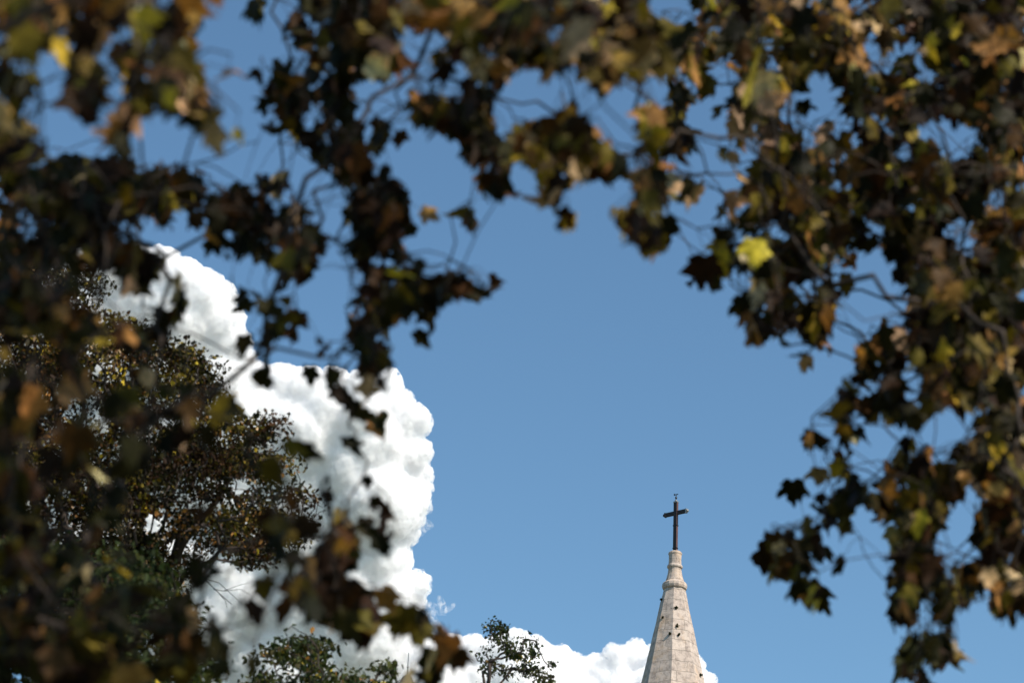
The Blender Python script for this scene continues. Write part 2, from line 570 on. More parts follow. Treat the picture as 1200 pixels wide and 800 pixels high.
for s in (-1, 1):
    bm = bmesh.new()
    bmesh.ops.create_uvsphere(bm, u_segments=12, v_segments=8, radius=2.0 * SC, matrix=crossM @ Matrix.Translation((s * (AL + 0.9 * SC), 0, zarm)))
    bevel_box(bm, (1.5 * SC, cdp * 1.0, 5.6 * SC), crossM @ Matrix.Translation((s * (AL - 0.4 * SC), 0, zarm)), 0.01)
    me = bpy.data.meshes.new('end_cap'); bm.to_mesh(me); bm.free()
    link_mesh('end_cap', me, M_GILT if s > 0 else M_IRON, cross)
bm = bmesh.new()
bmesh.ops.create_uvsphere(bm, u_segments=12, v_segments=8, radius=1.8 * SC, matrix=crossM @ Matrix.Translation((0, 0, zc1 + 1.2 * SC)))
bevel_box(bm, (cw * 1.15, cdp * 1.15, 1.6 * SC), crossM @ Matrix.Translation((0, 0, zc1)), 0.01)
me = bpy.data.meshes.new('top_knob'); bm.to_mesh(me); bm.free()
link_mesh('top_knob', me, M_GILT, cross)
for y in (615.5, 642.0):
    bm = bmesh.new()
    bevel_box(bm, (cw * 1.22, cdp * 1.15, 1.3 * SC), crossM @ Matrix.Translation((0, 0, Z(y))), 0.008)
    me = bpy.data.meshes.new('iron_band'); bm.to_mesh(me); bm.free()
    link_mesh('iron_band', me, M_IRON, cross)
# little rod with an arrow vane on top
bm = bmesh.new()
rodz0, rodz1 = zc1 + 2.5 * SC, Z(578.5)
V, F = tube([(SPX, SPY, rodz0), (SPX, SPY, rodz1)], [0.022, 0.012], 6)
for f in F: pass
vm = [bm.verts.new(v) for v in V]
for f in F: bm.faces.new([vm[i] for i in f])
bevel_box(bm, (0.14, 0.02, 0.03), crossM @ Matrix.Translation((0.02, 0, rodz1 - 0.02)), 0.004)
bevel_box(bm, (0.04, 0.02, 0.07), crossM @ Matrix.Translation((-0.08, 0, rodz1 - 0.01)), 0.004)
bmesh.ops.create_uvsphere(bm, u_segments=8, v_segments=6, radius=0.045, matrix=Matrix.Translation((SPX, SPY, rodz0 + 0.10)))
me = bpy.data.meshes.new('wind_vane'); bm.to_mesh(me); bm.free()
link_mesh('wind_vane', me, M_IRON, cross)


# ------------------------------------------------------------------ leaf builders
def lobed_leaf():
    half = [(0.0, 0.0), (0.13, -0.10), (0.32, -0.12), (0.40, -0.02), (0.50, 0.05), (0.45, 0.17), (0.55, 0.26), (0.68, 0.45), (0.64, 0.58), (0.50, 0.56),
            (0.34, 0.60), (0.34, 0.72), (0.25, 0.80), (0.16, 0.92), (0.06, 0.98), (0.0, 1.06)]
    pts = half + [(-x, y) for x, y in half[-2:0:-1]]
    inner = [(0.0, 0.30)] + []
    V = np.array([(x, y, 0.0) for x, y in pts] + [(0.0, 0.33, 0.0)])
    n = len(pts)
    T = np.array([(i, (i + 1) % n, n) for i in range(n)])
    return V, T, None


def oval_leaf():
    V = np.array([(0, 0, 0), (0.33, 0.28, 0.08), (0.30, 0.72, 0.08), (0, 1, 0), (-0.30, 0.72, 0.08), (-0.33, 0.28, 0.08)], float)
    return V, None, np.array([(0, 1, 2, 3), (0, 3, 4, 5)])


LOBED, OVAL = lobed_leaf(), oval_leaf()


def frames(n, r, droop=0.75, spread=1.0):
    """random hanging frames: columns are leaf x, leaf y (towards the tip), leaf normal"""
    a = r.uniform(0, 2 * np.pi, n)
    el = -np.pi / 2 * droop + r.normal(0, 0.45 * spread, n)
    y = np.stack([np.cos(a) * np.cos(el), np.sin(a) * np.cos(el), np.sin(el)], 1)
    q = r.normal(0, 1, (n, 3))
    x = np.cross(y, q); x /= np.linalg.norm(x, axis=1)[:, None] + 1e-9
    z = np.cross(x, y)
    return np.stack([x, y, z], 2)


def shape_leaves(tmpl, pos, fr, size, r, curl=0.35):
    """-> vertices (n,k,3) of bent leaves with their base at pos"""
    V = tmpl[0]
    n = len(pos)
    k = len(V)
    L = np.repeat(V[None], n, 0).copy()
    wid = r.uniform(0.5, 1.12, (n, 1))
    if k > 10:      # lobed leaves: no two alike, some lopsided, some shrivelled
        L[:, :, 0] += r.normal(0, 0.10, (n, 1)) * L[:, :, 1] ** 2
        L[:, :, 1] += r.normal(0, 0.12, (n, 1)) * L[:, :, 0]
        curl = curl * 1.7
    L[:, :, 0] *= wid
    # lobes uneven
    L[:, :, :2] *= 1 + r.normal(0, 0.10 if k > 10 else 0.05, (n, k, 1))
    c1 = r.normal(0, curl, (n, 1)); c2 = r.normal(-0.15, curl, (n, 1)); fold = r.normal(0.25, 0.25, (n, 1))
    L[:, :, 2] += c1 * L[:, :, 0] ** 2 * 1.3 + c2 * (L[:, :, 1]) ** 2 * 0.6 + fold * np.abs(L[:, :, 0]) * 0.8
    L[:, :, 2] += r.normal(0, 0.035, (n, k))
    L *= size[:, None, None]
    W = np.einsum('nij,nkj->nki', fr, L) + pos[:, None, :]
    return W


def leaves_to_mesh(name, tmpl, W, colr):
    n, k = W.shape[:2]
    off = (np.arange(n) * k)[:, None, None]
    tr = None if tmpl[1] is None else (tmpl[1][None] + off).reshape(-1, 3)
    qd = None if tmpl[2] is None else (tmpl[2][None] + off).reshape(-1, 4)
    C = np.ones((n, k, 4)); C[:, :, :3] = colr[:, None, :]
    return fast_mesh(name, W.reshape(-1, 3), quads=qd, tris=tr, colors=C.reshape(-1, 4))


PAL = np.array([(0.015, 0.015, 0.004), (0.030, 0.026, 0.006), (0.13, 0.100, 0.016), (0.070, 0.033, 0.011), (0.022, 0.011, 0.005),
                (0.34, 0.17, 0.050), (0.56, 0.41, 0.045), (0.62, 0.42, 0.24)])  # autumn tones, darks and tans pushed apart to imitate shaded and sunlit leaves


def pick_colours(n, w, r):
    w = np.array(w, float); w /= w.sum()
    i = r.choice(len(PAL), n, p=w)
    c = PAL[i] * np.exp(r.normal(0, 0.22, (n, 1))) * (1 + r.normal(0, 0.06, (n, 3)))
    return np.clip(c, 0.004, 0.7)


# ------------------------------------------------------------------ where the near foliage hangs (20 px cells of the photograph)
A = """
#############.#o.o##|########o######o##..|o###################
####oo#####oo.o.o#o#|#ooo#o####o########o|o####o######o#######
##oo#####.##.....#o#|#o##o.o#############|##########o#######o#
#o.#########....oo##|####.###########o###|##o##########oo#####
#o..########o##o#o##|###o.#o####oo.##o#.#|#o.##########oo#####
##.o#####o##o..#####|#...o#.oo..o...##..#|######o.o#####o###o#
#o.####o#o##o..###o#|#...#####....o...o##|o#####.o.#####o#####
#o...o##...o#o.####o|#o#.#o#o#.#####..###|...#o#o.######o.oo##
##o...oo...oo..o.o##|#o#o...##o######..##|#..#o##o#o####o..o##
#####oo#.o........oo|#o.....###o####oo.#.|o.o.#####o##o###o#o#
########o###.o.#o..o|##o.#..###.o####o##o|o#.#####o###########
oo###########o####..|####....###o#...###o|#.o###############.#
#oo###o#o#o#######..|####.#o#....o.##o#o.|o.##o#o##########oo#
#.#####..o.o#o#####.|####o..o....oo..###o|.o##o.#########..###
##oo####o...#o##o###|###o.............o#.|.o########o####o.###
####o#o##o..##.##o##|o####...............|o#########..o#######
###oo.o##.#..#..##..|.o##oo#o#o..........|o#o.###o##..o#####o#
####o..o..#..o#o##.o|o#####o#o...........|...###.o#o...######o
######...##....o##o#|####oo..............|...######..#.#######
######o###.....####.|###.oo..............|...######..##o######
#.###.###o#....#.##o|###.o...............|....o.#oo.##########
#.##o.####o...o#...o|.##.................|.......o..###o######
#oo##.####oo..o#...#|o##.................|.........o###.######
##o#o#######o###...#|oo..................|.........####o###o##
##o###o#######o#....|.o#.................|........o##o##o..o##
#oo###.#o##o#.oo.o#.|o.o.................|.......#o##..o..o###
#.####.##o###.##o#..|o...................|.......o.#..o#o.####
#o#o##o#o#o##.##o#..|.o..................|........o#.o########
##o#o###.##.o..###.o|.o..................|......#.o#oo####oo##
########..#o#o.###..|..#o................|......oo##o#o##o.o##
########..o#.o.###.#|o.#.................|.......o##.oo##o.###
########.o##o#oo##.o|#.#.................|....o#o#.o..o##.o###
#######o..########o#|#.#.................|....o####...###..o#o
########o.###oo##o##|o...................|.....##..o..###o####
#######oo.o#.#..#o#o|.o..................|......o#...o########
###########o.....###|##..#...............|.......##...##.#o.##
###########ooo....o#|##o.#o..............|............#o.o..o.
##############oo....|o#..##oo............|............####....
###############o....|.oo.###o............|............o####...
##############o.....|....oo.o............|............###.....
"""
MASK = np.array([[{'#': 1.0, 'o': 0.5, '.': 0.0}[c] for c in row.replace('|', '')] for row in A.strip().split('\n')])
assert MASK.shape == (40, 60)


def mask_at(px, py):
    i = np.clip((py // 20).astype(int), 0, 39); j = np.clip((px // 20).astype(int), 0, 59)
    v = MASK[i, j]
    return v


def near_depth(px, py, r):
    """metres to the foliage seen at this place: a bough comes close at the upper left, another hangs low at the left"""
    n = len(px)
    d = np.empty(n); size = np.empty(n); pal = np.zeros(n, int); tree = np.zeros(n, int)
    for i in range(n):
        x, y = px[i], py[i]
        if x > 770:
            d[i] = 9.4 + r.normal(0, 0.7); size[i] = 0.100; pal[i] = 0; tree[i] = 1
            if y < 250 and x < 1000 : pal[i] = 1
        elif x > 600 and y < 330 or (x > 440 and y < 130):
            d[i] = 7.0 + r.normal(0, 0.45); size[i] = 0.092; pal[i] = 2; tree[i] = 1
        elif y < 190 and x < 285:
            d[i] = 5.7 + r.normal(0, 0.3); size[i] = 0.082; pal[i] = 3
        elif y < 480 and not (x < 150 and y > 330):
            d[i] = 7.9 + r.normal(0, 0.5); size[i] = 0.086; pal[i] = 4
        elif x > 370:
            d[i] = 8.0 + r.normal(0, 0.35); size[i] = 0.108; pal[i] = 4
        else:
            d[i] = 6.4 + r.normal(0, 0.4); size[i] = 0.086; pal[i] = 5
    return d, size, pal, tree


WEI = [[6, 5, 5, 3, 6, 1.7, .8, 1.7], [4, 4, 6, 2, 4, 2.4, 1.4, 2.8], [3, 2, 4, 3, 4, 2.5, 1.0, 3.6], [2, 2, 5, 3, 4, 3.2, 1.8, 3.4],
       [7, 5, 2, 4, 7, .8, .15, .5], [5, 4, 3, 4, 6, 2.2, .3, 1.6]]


def near_leaves(seed, per_full, per_half, thr):
    r = np.random.default_rng(seed)
    xs, ys = [], []
    for i in range(40):
        for j in range(60):
            m = MASK[i, j]
            if m == 0: continue
            k = r.poisson((per_full if m == 1 else per_half) * (1.4 if j > 53 or (j < 12 and 9 < i < 19) else 1.15 if (j >= 22 and j < 38 and i < 15) else 0.8 if (12 <= j <= 26 and i < 26) else 1.0))
            xs += list(j * 20 + r.uniform(0, 20, k)); ys += list(i * 20 + r.uniform(0, 20, k))
    px, py = np.array(xs), np.array(ys)
    d, size, pal, tree = near_depth(px, py, r)
    size = size * 0.80 * np.clip(r.normal(1, 0.2, len(px)), 0.55, 1.4)
    thin = np.where((px < 45) & (py > 300), 0.6, np.where((px < 375) & (py > 400) & (py < 690), 0.15, np.where((px < 290) & (py >= 690), 0.28, np.where((px < 160) & (py > 300), 0.5, 1.0))))
    kp = r.uniform(0, 1, len(px)) < thin
    px, py, d, size, pal, tree = px[kp], py[kp], d[kp], size[kp], pal[kp], tree[kp]
    mid = at_many(px, py, d)
    fr = frames(len(px), r, 0.72)
    pos = mid - fr[:, :, 1] * size[:, None] * 0.45
    W = shape_leaves(LOBED, pos, fr, size, r)
    qx, qy, _ = project(W.reshape(-1, 3))
    inside = (qx > 0) & (qx < 1200) & (qy > 0) & (qy < 800)
    mv = np.where(inside, mask_at(qx, qy), 1.0).reshape(len(px), -1)
    keep = (mv.mean(1) > thr) & ((mv > 0.1).mean(1) > r.uniform(0.74, 0.97, len(px)))
    # chinks of light between the sprays
    lx, ly, _ = project(W[:, -1, :])
    lr = size * FPX / d * 0.28
    for q in range(330):
        gx, gy = r.uniform(0, 1200), r.uniform(0, 800)
        gr = r.uniform(3, 10)
        if (gx > 1080 and q % 3) or (gx < 230 and gy > 190 and q % 2): continue
        keep &= (lx - gx) ** 2 + (ly - gy) ** 2 > (gr + lr) ** 2
    return px[keep], py[keep], pos[keep], W[keep], pal[keep], tree[keep], fr[keep], size[keep]


px, py, POS, LW, PALI, TREE, FR, SIZE = near_leaves(21, 8.0, 3.4, 0.60)

# single leaves that hang clear of the rest: px, py (middle), length in px, tip direction in degrees from straight down
singles = [(400, 640, 34, 0, 5), (380, 655, 32, 30, 5), (415, 700, 36, -20, 5), (395, 690, 36, 20, 5), 
           (524, 755, 34, -20, 5), (535, 775, 26, 20, 5), (360, 620, 30, 0, 5), (340, 660, 32, 20, 5), (370, 700, 34, 0, 5),
           (398, 612, 30, 0, 5), (345, 525, 28, 70, 5), (310, 690, 30, 10, 5), (332, 715, 34, -30, 5), (350, 690, 28, 0, 5), (300, 715, 34, 30, 5), (455, 700, 30, 40, 5),
           (495, 396, 27, 10, 4), (555, 342, 40, 60, 4), (530, 335, 30, 20, 4), (500, 350, 36, 0, 4), (452, 205, 24, 20, 4), (447, 153, 20, 0, 4),
           (468, 163, 20, -10, 4), (440, 172, 26, 0, 4), (280, 160, 20, 15, 3), (505, 251, 24, 80, 2), (552, 262, 20, 30, 2), (660, 258, 30, -10, 2),
           (668, 262, 22, 40, 2), (765, 285, 32, -20, 2), (745, 262, 34, 40, 2), (430, 486, 26, 80, 4), (415, 480, 30, 0, 4), (412, 522, 24, 10, 4),
           (431, 565, 16, 0, 4), (440, 590, 20, 20, 4), (452, 596, 22, 60, 4), (432, 620, 30, 60, 4), (446, 640, 30, 20, 4), (384, 582, 16, 0, 4),
           (470, 730, 42, 0, 5), (492, 735, 34, 20, 4), (512, 776, 34, 0, 4), (955, 515, 30, 40, 0), (962, 516, 24, 70, 0), (993, 470, 28, 0, 0),
           (930, 577, 32, 0, 1), (960, 558, 22, 10, 7), (985, 552, 26, 20, 6), (958, 700, 42, 5, 0), (930, 692, 26, 0, 0), (982, 664, 26, 0, 0),
           (905, 645, 36, 60, 0), (942, 660, 36, 10, 0), (918, 655, 40, 10, 0), (960, 640, 36, -20, 0), (941, 128, 20, 10, 0), (848, 182, 16, 60, 0),
           (860, 185, 18, 40, 7), (803, 165, 30, 10, 0), (823, 318, 38, 10, 0), (835, 325, 24, 20, 6), (1088, 378, 40, 5, 0), (944, 427, 24, -10, 7),
           (1108, 720, 40, 15, 0), (1180, 715, 34, 10, 0), (648, 205, 34, 0, 6), (640, 212, 30, 30, 6), (165, 30, 40, 10, 6), (158, 105, 42, 0, 6), (265, 480, 34, 40, 6),
           (143, 145, 44, -20, 7), (228, 95, 38, 0, 7), (250, 165, 34, 0, 7), (90, 455, 36, 60, 7), (175, 445, 26, 60, 7), (26, 675, 34, 0, 7), (676, 20, 30, 0, 6),
           (283, 405, 26, 0, 4), (305, 445, 26, 40, 4), (284, 360, 26, 0, 4), (361, 528, 34, 60, 5), (365, 440, 24, 0, 4)]
sx = np.array([s[0] for s in singles], float); sy = np.array([s[1] for s in singles], float)
r_ = np.random.default_rng(3)
sd, ss, spal, stree = near_depth(sx, sy, r_)
ssz = np.array([s[2] for s in singles]) * sd / FPX
SP = at_many(sx, sy, sd)
sfr = np.empty((len(singles), 3, 3))
for i, s in enumerate(singles):
    a = R(s[3])
    y = (math.sin(a) * AR - math.cos(a) * AU)
    y = y + r_.normal(0, 0.25, 3); y /= np.linalg.norm(y)
    z = -AF + r_.normal(0, 0.35, 3)
    x = np.cross(y, z); x /= np.linalg.norm(x)
    sfr[i] = np.stack([x, y, np.cross(x, y)], 1)
spos = SP - sfr[:, :, 1] * ssz[:, None] * 0.45
SW = shape_leaves(LOBED, spos, sfr, ssz, r_, 0.2)


# ------------------------------------------------------------------ branches: grow a tree through the leaf clusters
def grow(points, root_pts, wander=0.35):
    """Prim/Dijkstra mix: every point is joined to the growing tree. -> nodes, parent index"""
    P = np.vstack([root_pts, points])
    n0 = len(root_pts)
    n = len(P)
    parent = np.full(n, -1)
    path = np.zeros(n)
    for i in range(1, n0):
        parent[i] = i - 1; path[i] = 0
    done = np.zeros(n, bool); done[:n0] = True
    best = np.full(n, 1e9); bp = np.zeros(n, int)
    for j in range(max(1, n0 - 2), n0):
        c = np.linalg.norm(P - P[j], axis=1)
        u = c < best; best[u] = c[u]; bp[u] = j
    order = list(range(n0))
    for _ in range(n - n0):
        b = np.where(done, 1e9, best); i = int(b.argmin())
        done[i] = True; parent[i] = bp[i]; path[i] = path[bp[i]] + np.linalg.norm(P[i] - P[bp[i]])
        order.append(i)
        c = np.linalg.norm(P - P[i], axis=1) + wander * path[i]
        u = (c < best) & ~done; best[u] = c[u]; bp[u] = i
    return P, parent, order


def branch_mesh(name, P, parent, order, tip_r, root_r, r, expo=2.3, sides=5, bend=0.12, fixed=0):
    n = len(P)
    cnt = np.zeros(n)
    haschild = np.zeros(n, bool)
    for i in order:
        if parent[i] >= 0: haschild[parent[i]] = True
    for i in reversed(order):
        if not haschild[i]: cnt[i] = 1
        if parent[i] >= 0: cnt[parent[i]] += cnt[i]
    rad = tip_r * np.maximum(cnt, 1) ** (1 / expo)
    rad = np.minimum(rad, root_r)
    V, F = [], []
    for i in order:
        p = parent[i]
        if p < 0: continue
        a, b = Vector(P[p]), Vector(P[i])
        L = (b - a).length
        if L < 1e-5: continue
        m1 = a.lerp(b, 0.33) + Vector(r.normal(0, bend * L * 0.5, 3)); m2 = a.lerp(b, 0.67) + Vector(r.normal(0, bend * L * 0.5, 3))
        m1.z += 0.06 * L; m2.z += 0.05 * L
        r0 = rad[i] * 1.12 if rad[p] > rad[i] * 1.6 else rad[p]
        v, f = tube([a, m1, m2, b], [r0, r0 * .7 + rad[i] * .3, r0 * .3 + rad[i] * .7, rad[i]], sides if rad[i] < 0.03 else 10, cap=True)
        o = len(V); V += v; F += [tuple(q + o for q in g) for g in f]
    return V, F


def cluster(points, cell, r):
    key = np.floor(points / cell).astype(int)
    d = {}
    for i, k in enumerate(map(tuple, key)): d.setdefault(k, []).append(i)
    C = []
    owner = np.zeros(len(points), int)
    for n_, idx in enumerate(d.values()):
        C.append(points[idx].mean(0)); owner[idx] = n_
    return np.array(C), owner


def petioles(leafbase, nodes, rad):
    """thin stalk from each leaf base to its twig node, as 3-sided tubes"""
    n = len(leafbase)
    mid = (leafbase + nodes) / 2 + np.array([0, 0, 0.015])
    rings = []
    ang = np.array([0, 2.094, 4.189])
    d = nodes - leafbase; d /= np.linalg.norm(d, axis=1)[:, None] + 1e-9
    s = np.cross(d, np.array([0.2, 0.3, 0.93])); s /= np.linalg.norm(s, axis=1)[:, None] + 1e-9
    u = np.cross(s, d)
    for p, q in ((leafbase, 1.0), (mid, 1.0), (nodes, 1.5)):
        for a in ang:
            rings.append(p + rad * q * (math.cos(a) * s + math.sin(a) * u))
    V = np.stack(rings, 1)        # n,9,3
    Q = []
    for i in range(2):
        for k in range(3):
            Q.append((i * 3 + k, i * 3 + (k + 1) % 3, (i + 1) * 3 + (k + 1) % 3, (i + 1) * 3 + k))
    Q = np.array(Q)[None] + (np.arange(n) * 9)[:, None, None]
    return V.reshape(-1, 3), Q.reshape(-1, 4)


def make_tree(name, label, cat, base, fork_z, trunk_r, leafW, tmpl, cols, bases, cell, tip_r, leaf_mat, bark, seed, group=None, pet=0.0012,
              wander=0.35, bend=0.12, lift=0.05, expo=2.3, extra_nodes=None, lean=(0, 0)):
    r = np.random.default_rng(seed)
    root = empty(name, base)
    tag(root, label, cat, group)
    b = np.array(base, float)
    rp = np.array([b + (0, 0, -0.1), b + (lean[0] * .3, lean[1] * .3, fork_z * 0.35), b + (lean[0] * .6, lean[1] * .6, fork_z * 0.7), b + (lean[0], lean[1], fork_z)])
    C, owner = cluster(bases, cell, r)
    C[:, 2] += lift
    pts = C if extra_nodes is None else np.vstack([C, extra_nodes])
    P, parent, order = grow(pts, rp, wander)
    V, F = branch_mesh('branches', P, parent, order, tip_r, trunk_r * 0.6, r, bend=bend, expo=expo)
    me = mesh_from('branches', V, F, True)
    link_mesh('branches', me, bark if tip_r > 0.003 and False else M_TWIG, root)
    # trunk with a flared foot
    tv, tf = tube([rp[0], rp[0] + np.array([0, 0, 0.35]), rp[1], rp[2], rp[3]], [trunk_r * 1.6, trunk_r * 1.15, trunk_r, trunk_r * .85, trunk_r * .6], 16)
    link_mesh('trunk', mesh_from('trunk', tv, tf, True), bark, root)
    me = leaves_to_mesh('crown', tmpl, leafW, cols)
    crown = link_mesh('crown', me, leaf_mat, root)
    if pet:
        keep = np.linalg.norm(bases - C[owner], axis=1) < cell * 2
        pv, pq = petioles(bases[keep], C[owner][keep], pet)
        link_mesh('leaf_stalks', fast_mesh('leaf_stalks', pv, quads=pq), M_TWIG, root)
    return root


# off-frame crown of the two plane trees: it shades what the camera sees, and it is there when one steps aside
def crown_cloud(n, c, rad, r):
    out = []
    while len(out) < n:
        q = r.normal(0, 1, (n * 2, 3)); q /= np.linalg.norm(q, axis=1)[:, None]
        rr = r.uniform(0.45, 1.0, (n * 2, 1)) ** 0.6
        p = np.array(c) + q * rr * np.array(rad)
        x, y, d = project(p)
        mg = 45 + 900 / np.maximum(d, 0.5)      # nothing very close may lean into the picture
        inview = (d > 0) & (x > -mg) & (x < 1200 + mg) & (y > -mg) & (y < 800 + mg)
        close = np.linalg.norm(p - CAM, axis=1) < 2.2
        # clumpy: keep where a smooth wave field is high
        w = np.sin(p[:, 0] * 2.1 + 1.3) + np.sin(p[:, 1] * 1.9 + .4) + np.sin(p[:, 2] * 2.7)
        ok = ~inview & ~close & (p[:, 2] > 2.3) & (w > r.uniform(-2.2, 0.8, len(p)))
        out += list(p[ok])
    return np.array(out[:n])


def plane_tree(ti, label, base, cc, rad, n_off, seed, lean):
    r = np.random.default_rng(seed)
    sel = TREE == ti; s2 = stree == ti
    n1, n2 = sel.sum(), s2.sum()
    colr = np.zeros((n1, 3))
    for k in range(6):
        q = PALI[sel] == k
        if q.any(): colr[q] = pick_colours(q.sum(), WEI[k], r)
    c2 = np.zeros((n2, 3))
    for i, s in enumerate([s for s, t in zip(singles, stree) if t == ti]):
        w = [5, 5, 1, 2, 3, 0, 0, 0] if s[4] in (0, 4) else [0, 0, 0, 0, 0, 0, 1, 0] if s[4] == 6 else [0, 0, 0, 0, 0, 0, 0, 1] if s[4] == 7 else WEI[s[4]]
        c2[i] = pick_colours(1, w, r)[0]
    off = crown_cloud(n_off, cc, rad, r)
    fr = frames(n_off, r, 0.7); so = r.normal(0.15, 0.02, n_off)
    WO = shape_leaves(LOBED, off, fr, so, r)
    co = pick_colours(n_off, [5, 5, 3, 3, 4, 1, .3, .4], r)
    W = np.concatenate([LW[sel], SW[s2], WO]); C = np.concatenate([colr, c2, co]); B = np.concatenate([POS[sel], spos[s2], off])
    # in view, twigs follow fine clusters; far off the frame coarse ones are enough: thin the list the branches grow through
    return make_tree('plane_tree', label, 'tree', base, 2.6, 0.28, W, LOBED, C, B, 0.24, 0.0021, M_PLANE_LEAF, M_BARK, seed + 5,
                     group='plane trees the photographer stands under', lean=lean, wander=0.25, bend=0.16, lift=0.05, expo=3.0)


plane_tree(0, 'large autumn plane tree whose blurred boughs fill the left side', (-4.6, 4.2, 0), (-3.0, 3.6, 6.0), (5.5, 6.0, 3.6), 2300, 101, (0.5, 0.2))
plane_tree(1, 'large autumn plane tree whose boughs hang along the right side', (6.2, 8.6, 0), (4.8, 6.2, 7.4), (6.5, 7.5, 4.4), 4200, 202, (-0.6, -0.3))

# ------------------------------------------------------------------ trees farther off, small leaved
def in_poly(px, py, poly):
    c = np.zeros(len(px), bool)
    j = len(poly) - 1
    for i in range(len(poly)):
        xi, yi = poly[i]; xj, yj = poly[j]
        t = ((yi > py) != (yj > py)) & (px < (xj - xi) * (py - yi) / (yj - yi + 1e-9) + xi)
        c ^= t
        j = i
    return c


def small_tree(name, label, poly, d0, dspread, nclump, per, clump_r, leaf, base, fork_z, trunk_r, weights, seed, cell, tip_r, group=None, pal=None,
               lean=(0, 0), gaps=(), wander=0.3, droop=0.35, flat=0.6):
    r = np.random.default_rng(seed)
    xs = [p[0] for p in poly]; ys = [p[1] for p in poly]
    cx, cy = [], []
    while len(cx) < nclump:
        x = r.uniform(min(xs), max(xs), nclump); y = r.uniform(min(ys), max(ys), nclump)
        ok = in_poly(x, y, poly)
        for (gx, gy, gr) in gaps:
            ok &= (x - gx) ** 2 + (y - gy) ** 2 > gr * gr
        cx += list(x[ok]); cy += list(y[ok])
    cx = np.array(cx[:nclump]); cy = np.array(cy[:nclump])
    dd = d0 + r.uniform(-1, 1, nclump) * dspread
    C = at_many(cx, cy, dd)
    k = r.integers(int(per * .5), int(per * 1.5), nclump)
    idx = np.repeat(np.arange(nclump), k)
    g = r.normal(0, 1, (len(idx), 3)); g /= np.linalg.norm(g, axis=1)[:, None]
    g *= (r.uniform(0, 1, (len(idx), 1)) ** 0.45) * clump_r * r.uniform(0.6, 1.3, nclump)[idx][:, None]
    g[:, 2] *= flat
    pos = C[idx] + g
    x, y, d = project(pos)
    ok = np.ones(len(pos), bool)
    for (gx, gy, gr) in gaps:
        ok &= (x - gx) ** 2 + (y - gy) ** 2 > (gr * 0.8) ** 2
    pos = pos[ok]; idx = idx[ok]
    n = len(pos)
    fr = frames(n, r, droop, 1.6)
    size = leaf * np.clip(r.normal(1, .25, n), .4, 1.6)
    W = shape_leaves(OVAL, pos, fr, size, r, 0.3)
    w = np.array(weights, float); w /= w.sum()
    cl = r.choice(len(PAL), nclump, p=w)[idx]
    own = r.choice(len(PAL), n, p=w)
    pick = np.where(r.uniform(0, 1, n) < 0.6, cl, own)
    colr = (PAL if pal is None else pal)[pick] * np.exp(r.normal(0, .25, (n, 1)))
    # twigs inside each clump
    return make_tree(name, label, 'tree', base, fork_z, trunk_r, W, OVAL, colr, pos, cell, tip_r, M_SMALL_LEAF, M_DARK_BARK, seed + 1, group=group,
                     pet=0, wander=wander, bend=0.2, lift=-0.02, expo=2.2, lean=lean)


def ground_under(px, d):
    p = at(px, 400, d); return (p[0], p[1], 0.0)


midpoly = [(-260, 250), (-60, 262), (40, 292), (95, 312), (118, 350), (150, 372), (178, 392), (205, 400), (228, 402), (250, 430), (268, 450),
           (285, 470), (285, 500), (318, 500), (335, 530), (352, 560), (362, 598), (345, 640), (318, 652), (290, 655), (262, 640), (228, 670), (205, 690), (190, 720),
           (100, 760), (-260, 780)]
pear = small_tree('pear_tree', 'dark small-leaved tree with brown-edged leaves against the white cloud', midpoly, 26, 2.6, 1150, 112, 0.27, 0.049,
           ground_under(95, 26), 7.4, 0.24, [7, 7, 4, 3, 5, .7, .4, .5], 31, 0.30, 0.0045, lean=(0.4, 0.0),
           gaps=[(178, 612, 13), (280, 568, 12), (115, 432, 9), (122, 500, 9), (335, 560, 9), (205, 640, 12), (150, 440, 8), (240, 600, 8)])
def px_tubes(parent, name, d, lines, mat):
    V, F = [], []
    for (pts, r0, r1) in lines:
        P = [Vector(p) if len(p) == 3 else Vector(at(p[0], p[1], d)) for p in pts]
        m = len(P)
        v, f = tube(P, [r0 + (r1 - r0) * i / (m - 1) for i in range(m)], 8)
        o_ = len(V); V += v; F += [tuple(q + o_ for q in g) for g in f]
    link_mesh(name, mesh_from(name, V, F, True), mat, parent)


pb = pear.location
fork = (pb.x + 0.4, pb.y, 7.2)
px_tubes(pear, 'limbs', 26, [([fork, (150, 790), (163, 735), (172, 692), (188, 672), (205, 655), (213, 622), (222, 596)], 0.12, 0.035),
                             ([(200, 662), (216, 632), (240, 606), (258, 580), (272, 556), (292, 538)], 0.06, 0.012),
                             ([(170, 700), (158, 672), (160, 640), (150, 610)], 0.045, 0.012),
                             ([fork, (70, 790), (52, 700), (44, 620), (43, 540), (45, 470), (38, 420)], 0.11, 0.03),
                             ([(44, 590), (75, 550), (95, 500), (100, 460)], 0.045, 0.012),
                             ([(240, 606), (262, 610), (282, 640), (300, 652)], 0.03, 0.008)], M_DARK_BARK)
px_tubes(pear, 'bare_twigs', 26, [([(222, 668), (240, 678), (256, 694), (272, 708)], 0.008, 0.003), ([(240, 678), (256, 682), (276, 700), (282, 706)], 0.005, 0.002),
                                  ([(250, 690), (262, 692), (282, 690), (296, 698)], 0.005, 0.002), ([(256, 694), (264, 703), (266, 712)], 0.004, 0.002),
                                  ([(262, 692), (278, 686), (292, 682)], 0.004, 0.002), ([(240, 678), (246, 672), (262, 670)], 0.004, 0.002)], M_DARK_BARK)

